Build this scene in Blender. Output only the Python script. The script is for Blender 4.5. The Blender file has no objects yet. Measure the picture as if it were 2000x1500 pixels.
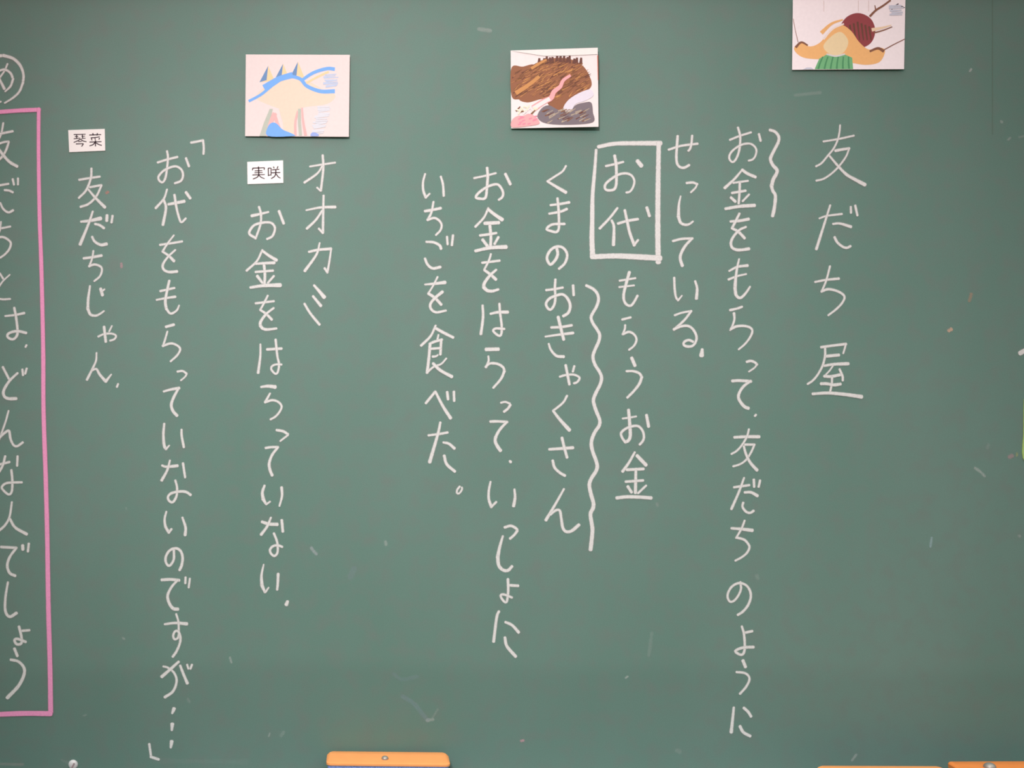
import bpy, bmesh, math, random
from mathutils import Vector
random.seed(7)
sc = bpy.context.scene
col = sc.collection

# ------------------------------------------------------------------ camera, light, exposure
S = 0.0008                      # metres on the board face per photo pixel
ZC = 1.40                       # height of the photo's centre row on the board
DIST = 1.90                     # camera distance from the board face (board face is y = 0)
CAMX = -0.30
BZ = 0.782                      # height of the board's lower edge
cd = bpy.data.cameras.new('camera'); cam = bpy.data.objects.new('camera', cd); col.objects.link(cam)
cam.location = (CAMX, -DIST, ZC); cam.rotation_euler = (math.pi/2, 0, 0)
cd.sensor_width = 36.0; cd.lens = 36.0*DIST/(2000*S); cd.shift_x = -CAMX/(2000*S)
cd.clip_start = 0.05; cd.dof.use_dof = True; cd.dof.focus_distance = 1.815; cd.dof.aperture_fstop = 2.2
sc.camera = cam

sc.view_settings.view_transform = 'Standard'; sc.view_settings.look = 'None'
sc.view_settings.exposure = 0.0; sc.view_settings.gamma = 1.0
sc.view_settings.use_curve_mapping = False

# soft daylit room: pale ceiling above, darker floor below
w = bpy.data.worlds.new('world'); sc.world = w; w.use_nodes = True
_N = w.node_tree.nodes; _L = w.node_tree.links; _bg = _N['Background']
_g = _N.new('ShaderNodeNewGeometry'); _s = _N.new('ShaderNodeSeparateXYZ'); _r = _N.new('ShaderNodeMapRange')
_r.inputs['From Min'].default_value = -1.0; _r.inputs['From Max'].default_value = -0.25
_r.inputs['To Min'].default_value = 3.1; _r.inputs['To Max'].default_value = 0.16       # geometry normal points back at the viewer
_L.new(_g.outputs['Normal'], _s.inputs[0]); _L.new(_s.outputs['Z'], _r.inputs['Value']); _L.new(_r.outputs['Result'], _bg.inputs['Strength'])
_bg.inputs['Color'].default_value = (0.535, 0.665, 0.65, 1)

def aim(o, target): o.rotation_euler = (Vector(target)-o.location).to_track_quat('-Z', 'Y').to_euler()
def area(name, loc, target, sx, sy, power, colour):
    l = bpy.data.lights.new(name, 'AREA'); l.shape = 'RECTANGLE'; l.size = sx; l.size_y = sy
    l.energy = power; l.color = colour
    o = bpy.data.objects.new(name, l); col.objects.link(o); o.location = loc; aim(o, target)
def spot(name, loc, target, deg, power, radius, colour):
    l = bpy.data.lights.new(name, 'SPOT'); l.spot_size = math.radians(deg); l.spot_blend = 1.0
    l.energy = power; l.shadow_soft_size = radius; l.color = colour
    o = bpy.data.objects.new(name, l); col.objects.link(o); o.location = loc; aim(o, target)
spot('added_centre_spot', (-0.75, -2.3, 2.6), (-0.02, 0, 1.38), 45, 214, 0.16, (1.02, 1.0, 0.99))  # added spot: bright pool mid-board, standing in for lens vignetting
area('added_top_tint', (-0.15, -1.7, 2.95), (-0.15, 0, 1.45), 1.6, 0.35, 15, (1.0, 0.40, 0.40))  # added reddish light: warms the upper board, imitating camera colour shading

# ------------------------------------------------------------------ helpers
def P(px, py, y=0.0):            # photo pixel measured on the board face -> point
    return Vector(((px-1000)*S, y, ZC+(750-py)*S))
def lin(c):
    f = lambda v: v/12.92 if v <= 0.04045 else ((v+0.055)/1.055)**2.4
    return tuple(f(v/255.0) for v in c)+(1.0,)
def nt(name):
    m = bpy.data.materials.new(name); m.use_nodes = True
    return m, m.node_tree.nodes, m.node_tree.links, m.node_tree.nodes['Principled BSDF']
def flat(name, rgb, rough=0.7, var=0.06, scale=120.0, metal=0.0):
    m, N, Lk, b = nt(name)
    t = N.new('ShaderNodeTexCoord'); n = N.new('ShaderNodeTexNoise'); n.inputs['Scale'].default_value = scale
    n.inputs['Detail'].default_value = 4
    r = N.new('ShaderNodeValToRGB')
    a = lin(rgb); k = lambda s: tuple(min(1, v*s) for v in a[:3])+(1,)
    r.color_ramp.elements[0].position = 0.3; r.color_ramp.elements[1].position = 0.7
    r.color_ramp.elements[0].color = k(1-var); r.color_ramp.elements[1].color = k(1+var)
    Lk.new(t.outputs['Object'], n.inputs['Vector']); Lk.new(n.outputs['Fac'], r.inputs['Fac'])
    Lk.new(r.outputs['Color'], b.inputs['Base Color'])
    b.inputs['Roughness'].default_value = rough; b.inputs['Metallic'].default_value = metal
    b.inputs['Specular IOR Level'].default_value = 0.25
    return m
def chalk(name, rgb, alpha=1.0, grain=0.45):
    m, N, Lk, b = nt(name)
    b.inputs['Base Color'].default_value = lin(rgb); b.inputs['Roughness'].default_value = 0.95
    b.inputs['Specular IOR Level'].default_value = 0.05
    at = N.new('ShaderNodeAttribute'); at.attribute_name = 'chalk_cover'
    t = N.new('ShaderNodeTexCoord')
    n = N.new('ShaderNodeTexNoise'); n.inputs['Scale'].default_value = 620; n.inputs['Detail'].default_value = 3
    Lk.new(t.outputs['Object'], n.inputs['Vector'])
    mr = N.new('ShaderNodeMapRange'); mr.inputs['From Min'].default_value = 0.3; mr.inputs['From Max'].default_value = 0.55
    mr.inputs['To Min'].default_value = 1-grain; mr.inputs['To Max'].default_value = 1.0
    Lk.new(n.outputs['Fac'], mr.inputs['Value'])
    mu = N.new('ShaderNodeMath'); mu.operation = 'MULTIPLY'; Lk.new(at.outputs['Fac'], mu.inputs[0]); Lk.new(mr.outputs['Result'], mu.inputs[1])
    m2 = N.new('ShaderNodeMath'); m2.operation = 'MULTIPLY'; m2.inputs[1].default_value = alpha; Lk.new(mu.outputs[0], m2.inputs[0])
    Lk.new(m2.outputs[0], b.inputs['Alpha'])
    return m
def link(name, me, mats, parent=None, loc=(0, 0, 0)):
    o = bpy.data.objects.new(name, me); col.objects.link(o); o.location = loc
    for m in (mats if isinstance(mats, (list, tuple)) else [mats]): me.materials.append(m)
    if parent: o.parent = parent
    return o
def from_bm(name, bm, mats, parent=None, loc=(0, 0, 0), smooth=False):
    me = bpy.data.meshes.new(name); bm.normal_update(); bm.to_mesh(me); bm.free()
    if smooth:
        for p in me.polygons: p.use_smooth = True
    return link(name, me, mats, parent, loc)
def empty(name, loc, parent=None):
    o = bpy.data.objects.new(name, None); col.objects.link(o); o.location = loc; o.empty_display_size = 0.05
    if parent: o.parent = parent
    return o
def tag(o, label, cat, group=None):
    o['label'] = label; o['category'] = cat
    if group: o['group'] = group
    return o
def catmull(pts, step):
    if len(pts) == 2:
        a, b = pts; n = max(2, int((b-a).length/step)+1)
        return [a.lerp(b, i/n) for i in range(n+1)]
    out = []
    for i in range(len(pts)-1):
        p1, p2 = pts[i], pts[i+1]
        p0 = pts[i-1] if i else p1*2-p2
        p3 = pts[i+2] if i+2 < len(pts) else p2*2-p1
        n = max(2, int((p2-p1).length/step)+1)
        for k in range(n):
            t = k/n; t2 = t*t; t3 = t2*t
            out.append(0.5*((2*p1)+(p2-p0)*t+(2*p0-5*p1+4*p2-p3)*t2+(3*p1-p0-3*p2+p3)*t3))
    out.append(pts[-1])
    return out
def ribbon(bm, dens, pts, w0, w1, y, step=3.0, soft=1.5, jit=0.06, y_origin=None, org=(0, 0)):
    """chalk line: px points -> a strip on the board face, dense in the middle, thin at its rims"""
    c = catmull([Vector(p) for p in pts], step)
    # rounded ends: extend by half the width
    n = len(c)
    L = [0.0]
    for i in range(1, n): L.append(L[-1]+(c[i]-c[i-1]).length)
    tot = L[-1] or 1
    t0 = (c[1]-c[0]).normalized(); t1 = (c[-1]-c[-2]).normalized()
    caps = [(1.0, 0.30, 0.0), (0.86, 0.58, 0.75), (0.60, 0.82, 1.0), (0.30, 0.95, 1.0)]     # round ends: reach, width, cover
    c0 = [c[0]-t0*(w0*0.40*k+soft*0.5*(k == 1.0)) for k, _, _ in caps]
    c1 = [c[-1]+t1*(w1*0.40*k+soft*0.5*(k == 1.0)) for k, _, _ in reversed(caps)]
    c = c0+c+c1
    rel = [0.0]*4+[l/tot for l in L]+[1.0]*4
    scl = [k[1] for k in caps]+[1.0]*n+[k[1] for k in reversed(caps)]
    dn = [k[2] for k in caps]+[1.0]*n+[k[2] for k in reversed(caps)]
    rows = []
    for i, p in enumerate(c):
        a = c[max(0, i-1)]; b = c[min(len(c)-1, i+1)]; t = (b-a)
        t = t.normalized() if t.length > 1e-6 else Vector((1, 0))
        nrm = Vector((-t.y, t.x))
        hw = 0.5*(w0+(w1-w0)*rel[i])*scl[i]*(1+random.uniform(-jit, jit))
        row = []
        for off, d in ((-hw-soft*0.6, 0), (-max(hw-soft*0.6, hw*0.3), 1), (max(hw-soft*0.6, hw*0.3), 1), (hw+soft*0.6, 0)):
            q = p+nrm*off
            v = bm.verts.new(((q.x-org[0])*S, y-0.00005*rel[i], -(q.y-org[1])*S))
            v[dens] = d*dn[i]
            row.append(v)
        rows.append(row)
    for r0, r1 in zip(rows, rows[1:]):
        for k in range(3):
            bm.faces.new((r0[k], r0[k+1], r1[k+1], r1[k]))
def chalk_mesh(name, strokes, mat, parent, parent_px, y0=-0.0004, **kw):
    """strokes: list of (w0, w1, [(px,py)...]); origin in the middle of the mark"""
    xs = [p[0] for s in strokes for p in s[2]]; ys = [p[1] for s in strokes for p in s[2]]
    org = ((min(xs)+max(xs))/2, (min(ys)+max(ys))/2)
    bm = bmesh.new(); dens = bm.verts.layers.float.new('chalk_cover')
    for i, (w0, w1, pts) in enumerate(strokes):
        ribbon(bm, dens, pts, w0, w1, y0-0.00006*i, org=org, **kw)
    bmesh.ops.recalc_face_normals(bm, faces=bm.faces)
    loc = ((org[0]-parent_px[0])*S, 0, -(org[1]-parent_px[1])*S)
    return from_bm(name, bm, mat, parent, loc)
def box(bm, x0, x1, y0, y1, z0, z1, bev=0.0, seg=3, mi=0):
    r = bmesh.ops.create_cube(bm, size=1.0); vs = r['verts']
    for v in vs: v.co = Vector(((x0+x1)/2+v.co.x*(x1-x0), (y0+y1)/2+v.co.y*(y1-y0), (z0+z1)/2+v.co.z*(z1-z0)))
    fs = set(f for v in vs for f in v.link_faces)
    if bev:
        es = list(set(e for v in vs for e in v.link_edges))
        rr = bmesh.ops.bevel(bm, geom=es, offset=bev, segments=seg, profile=0.5, affect='EDGES')
        fs |= set(rr['faces'])
    for f in fs:
        if f.is_valid: f.material_index = mi
def rounded_slab(bm, w, d, h, rad, top=0.0, z=0.0, seg=8):
    """slab with round vertical corners and a softened top rim, centred in x/y, from z to z+h"""
    def ring(inset, zz):
        vs = []; r = max(rad-inset, 0.0005); W = w/2-inset; D = d/2-inset
        for cx, cy, a0 in ((W-r, D-r, 0), (-W+r, D-r, 90), (-W+r, -D+r, 180), (W-r, -D+r, 270)):
            for k in range(seg+1):
                a = math.radians(a0+90*k/seg); vs.append(bm.verts.new((cx+r*math.cos(a), cy+r*math.sin(a), zz)))
        return vs
    rings = [ring(0, z)]
    if top:
        for k in range(4):
            a = math.radians(90*k/3); rings.append(ring(top*(1-math.cos(a)), z+h-top+top*math.sin(a)))
    else: rings.append(ring(0, z+h))
    n = len(rings[0])
    for a, b in zip(rings, rings[1:]):
        for i in range(n): bm.faces.new((a[i], a[(i+1) % n], b[(i+1) % n], b[i]))
    bm.faces.new(rings[-1]); bm.faces.new(list(reversed(rings[0])))

# ------------------------------------------------------------------ materials
def board_material():
    m, N, Lk, b = nt('green_board')
    t = N.new('ShaderNodeTexCoord')
    n1 = N.new('ShaderNodeTexNoise'); n1.inputs['Scale'].default_value = 2.6; n1.inputs['Detail'].default_value = 5   # wiped dust
    mp = N.new('ShaderNodeMapping'); mp.inputs['Scale'].default_value = (1.0, 1.0, 0.55)
    Lk.new(t.outputs['Object'], mp.inputs['Vector']); Lk.new(mp.outputs['Vector'], n1.inputs['Vector'])
    n2 = N.new('ShaderNodeTexNoise'); n2.inputs['Scale'].default_value = 900; n2.inputs['Detail'].default_value = 2   # fine grain
    Lk.new(t.outputs['Object'], n2.inputs['Vector'])
    n3 = N.new('ShaderNodeTexNoise'); n3.inputs['Scale'].default_value = 38; n3.inputs['Detail'].default_value = 4   # hue mottling
    Lk.new(t.outputs['Object'], n3.inputs['Vector'])
    mix = N.new('ShaderNodeMix'); mix.data_type = 'RGBA'
    mix.inputs[6].default_value = lin((97, 129, 118)); mix.inputs[7].default_value = lin((108, 135, 126))
    r1 = N.new('ShaderNodeMapRange'); r1.inputs['From Min'].default_value = 0.3; r1.inputs['From Max'].default_value = 0.7
    Lk.new(n1.outputs['Fac'], r1.inputs['Value']); Lk.new(r1.outputs['Result'], mix.inputs[0])
    mix2 = N.new('ShaderNodeMix'); mix2.data_type = 'RGBA'
    mix2.inputs[7].default_value = lin((114, 123, 118))
    r3 = N.new('ShaderNodeMapRange'); r3.inputs['From Min'].default_value = 0.45; r3.inputs['From Max'].default_value = 0.75
    r3.inputs['To Max'].default_value = 0.5
    Lk.new(n3.outputs['Fac'], r3.inputs['Value']); Lk.new(r3.outputs['Result'], mix2.inputs[0]); Lk.new(mix.outputs[2], mix2.inputs[6])
    mix3 = N.new('ShaderNodeMix'); mix3.data_type = 'RGBA'; mix3.blend_type = 'MULTIPLY'; mix3.inputs[0].default_value = 1.0
    r2 = N.new('ShaderNodeMapRange'); r2.inputs['From Min'].default_value = 0.25; r2.inputs['From Max'].default_value = 0.75
    r2.inputs['To Min'].default_value = 0.90; r2.inputs['To Max'].default_value = 1.10
    Lk.new(n2.outputs['Fac'], r2.inputs['Value']); Lk.new(mix2.outputs[2], mix3.inputs[6]); Lk.new(r2.outputs['Result'], mix3.inputs[7])
    # the duster never reaches the foot of the board: less chalk film below a faint wipe edge
    sx = N.new('ShaderNodeSeparateXYZ'); Lk.new(t.outputs['Object'], sx.inputs[0])
    n4 = N.new('ShaderNodeTexNoise'); n4.inputs['Scale'].default_value = 3.0; n4.inputs['Detail'].default_value = 3
    Lk.new(t.outputs['Object'], n4.inputs['Vector'])
    ad = N.new('ShaderNodeMath'); ad.operation = 'MULTIPLY_ADD'; ad.inputs[1].default_value = 0.05
    Lk.new(n4.outputs['Fac'], ad.inputs[0]); Lk.new(sx.outputs['Z'], ad.inputs[2])
    r4 = N.new('ShaderNodeMapRange'); r4.interpolation_type = 'SMOOTHSTEP'
    ze = ZC+(750-1292)*S-BZ+0.025
    r4.inputs['From Min'].default_value = ze-0.03; r4.inputs['From Max'].default_value = ze+0.01
    r4.inputs['To Min'].default_value = 0.93; r4.inputs['To Max'].default_value = 1.0
    Lk.new(ad.outputs[0], r4.inputs['Value'])
    mix4 = N.new('ShaderNodeMix'); mix4.data_type = 'RGBA'; mix4.blend_type = 'MULTIPLY'; mix4.inputs[0].default_value = 1.0
    Lk.new(mix3.outputs[2], mix4.inputs[6]); Lk.new(r4.outputs['Result'], mix4.inputs[7])
    Lk.new(mix4.outputs[2], b.inputs['Base Color'])
    b.inputs['Roughness'].default_value = 0.62; b.inputs['Specular IOR Level'].default_value = 0.25
    return m
M = {}
M['board'] = board_material()
M['seam'] = flat('board_seam', (98, 122, 110), 0.8)
M['white'] = chalk('white_chalk', (221, 219, 217), 1.0, 0.15)
M['pink'] = chalk('pink_chalk', (241, 158, 200), 1.0, 0.12)
M['plaster'] = flat('plaster', (216, 212, 200), 0.9, 0.04, 30)
M['alu'] = flat('aluminium', (170, 172, 170), 0.4, 0.05, 80, 0.8)
M['wood'] = flat('tray_wood', (120, 92, 66), 0.6, 0.15, 20)
M['screw'] = flat('screw_metal', (222, 217, 217), 0.5, 0.05, 300, 0.15)
M['slot'] = flat('screw_slot', (160, 138, 142), 0.6)
M['orange'] = flat('orange_vinyl', (254, 166, 100), 0.5, 0.03, 60)
M['bright'] = flat('bright_orange_vinyl', (253, 146, 72), 0.45, 0.03, 60)
M['felt'] = flat('blue_felt', (128, 150, 205), 0.95, 0.25, 420)
M['rivet'] = flat('rivet_metal', (176, 168, 160), 0.5, 0.03, 200, 0.6)
M['ink'] = flat('printed_ink', (62, 40, 52), 0.7)
M['paper'] = flat('white_tag', (246, 240, 238), 0.6, 0.015, 60)

# ------------------------------------------------------------------ setting: wall behind the board
bm = bmesh.new(); box(bm, -2.6, 2.6, 0.035, 0.095, 0.0, 2.9)
o = from_bm('wall_back', bm, M['plaster']); o['kind'] = 'structure'
bm = bmesh.new(); box(bm, -2.6, 2.6, -3.2, 0.095, -0.06, 0.0)
o = from_bm('floor', bm, flat('floor_wood', (150, 118, 84), 0.5, 0.15, 12)); o['kind'] = 'structure'

# ------------------------------------------------------------------ the chalkboard
board = empty('chalkboard', (0, 0, BZ))
tag(board, 'large green school chalkboard filled with vertical columns of white chalk handwriting', 'chalkboard')
BPX = (1000, 750+(ZC-BZ)/S)              # the board's base in photo pixels
bm = bmesh.new(); box(bm, -1.8, 1.8, 0.0, 0.03, 0, 1.24)
from_bm('writing_surface', bm, M['board'], board, (0, 0.0, 0))
bm = bmesh.new(); box(bm, -0.0007, 0.0007, -0.0002, 0.002, 0, 0.23)
o = from_bm('panel_joint', bm, M['seam'], board, ((1938.5-1000)*S, 0, 2.02-0.23-BZ))
# fittings that are part of the board: its rails (outside the photo) and one screw near its foot
bm = bmesh.new(); box(bm, -1.83, 1.83, -0.012, 0.03, 1.24, 1.275, 0.003)
from_bm('top_rail', bm, M['alu'], board)
bm = bmesh.new(); bmesh.ops.create_uvsphere(bm, u_segments=28, v_segments=14, radius=0.0074)
for v in bm.verts: v.co.y *= 0.55
sp = P(143, 1493)
scr = from_bm('screw', bm, M['screw'], board, (sp.x, 0.0, sp.z-BZ), True)
scr['label'] = 'round pale screw head with a dark slot'
bm = bmesh.new(); box(bm, -0.0012, 0.0012, -0.0005, 0.0005, -0.0045, 0.0045)
o = from_bm('slot', bm, M['slot'], scr, (0.0003, -0.0040, -0.001)); o.rotation_euler = (0, math.radians(28), 0)

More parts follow.
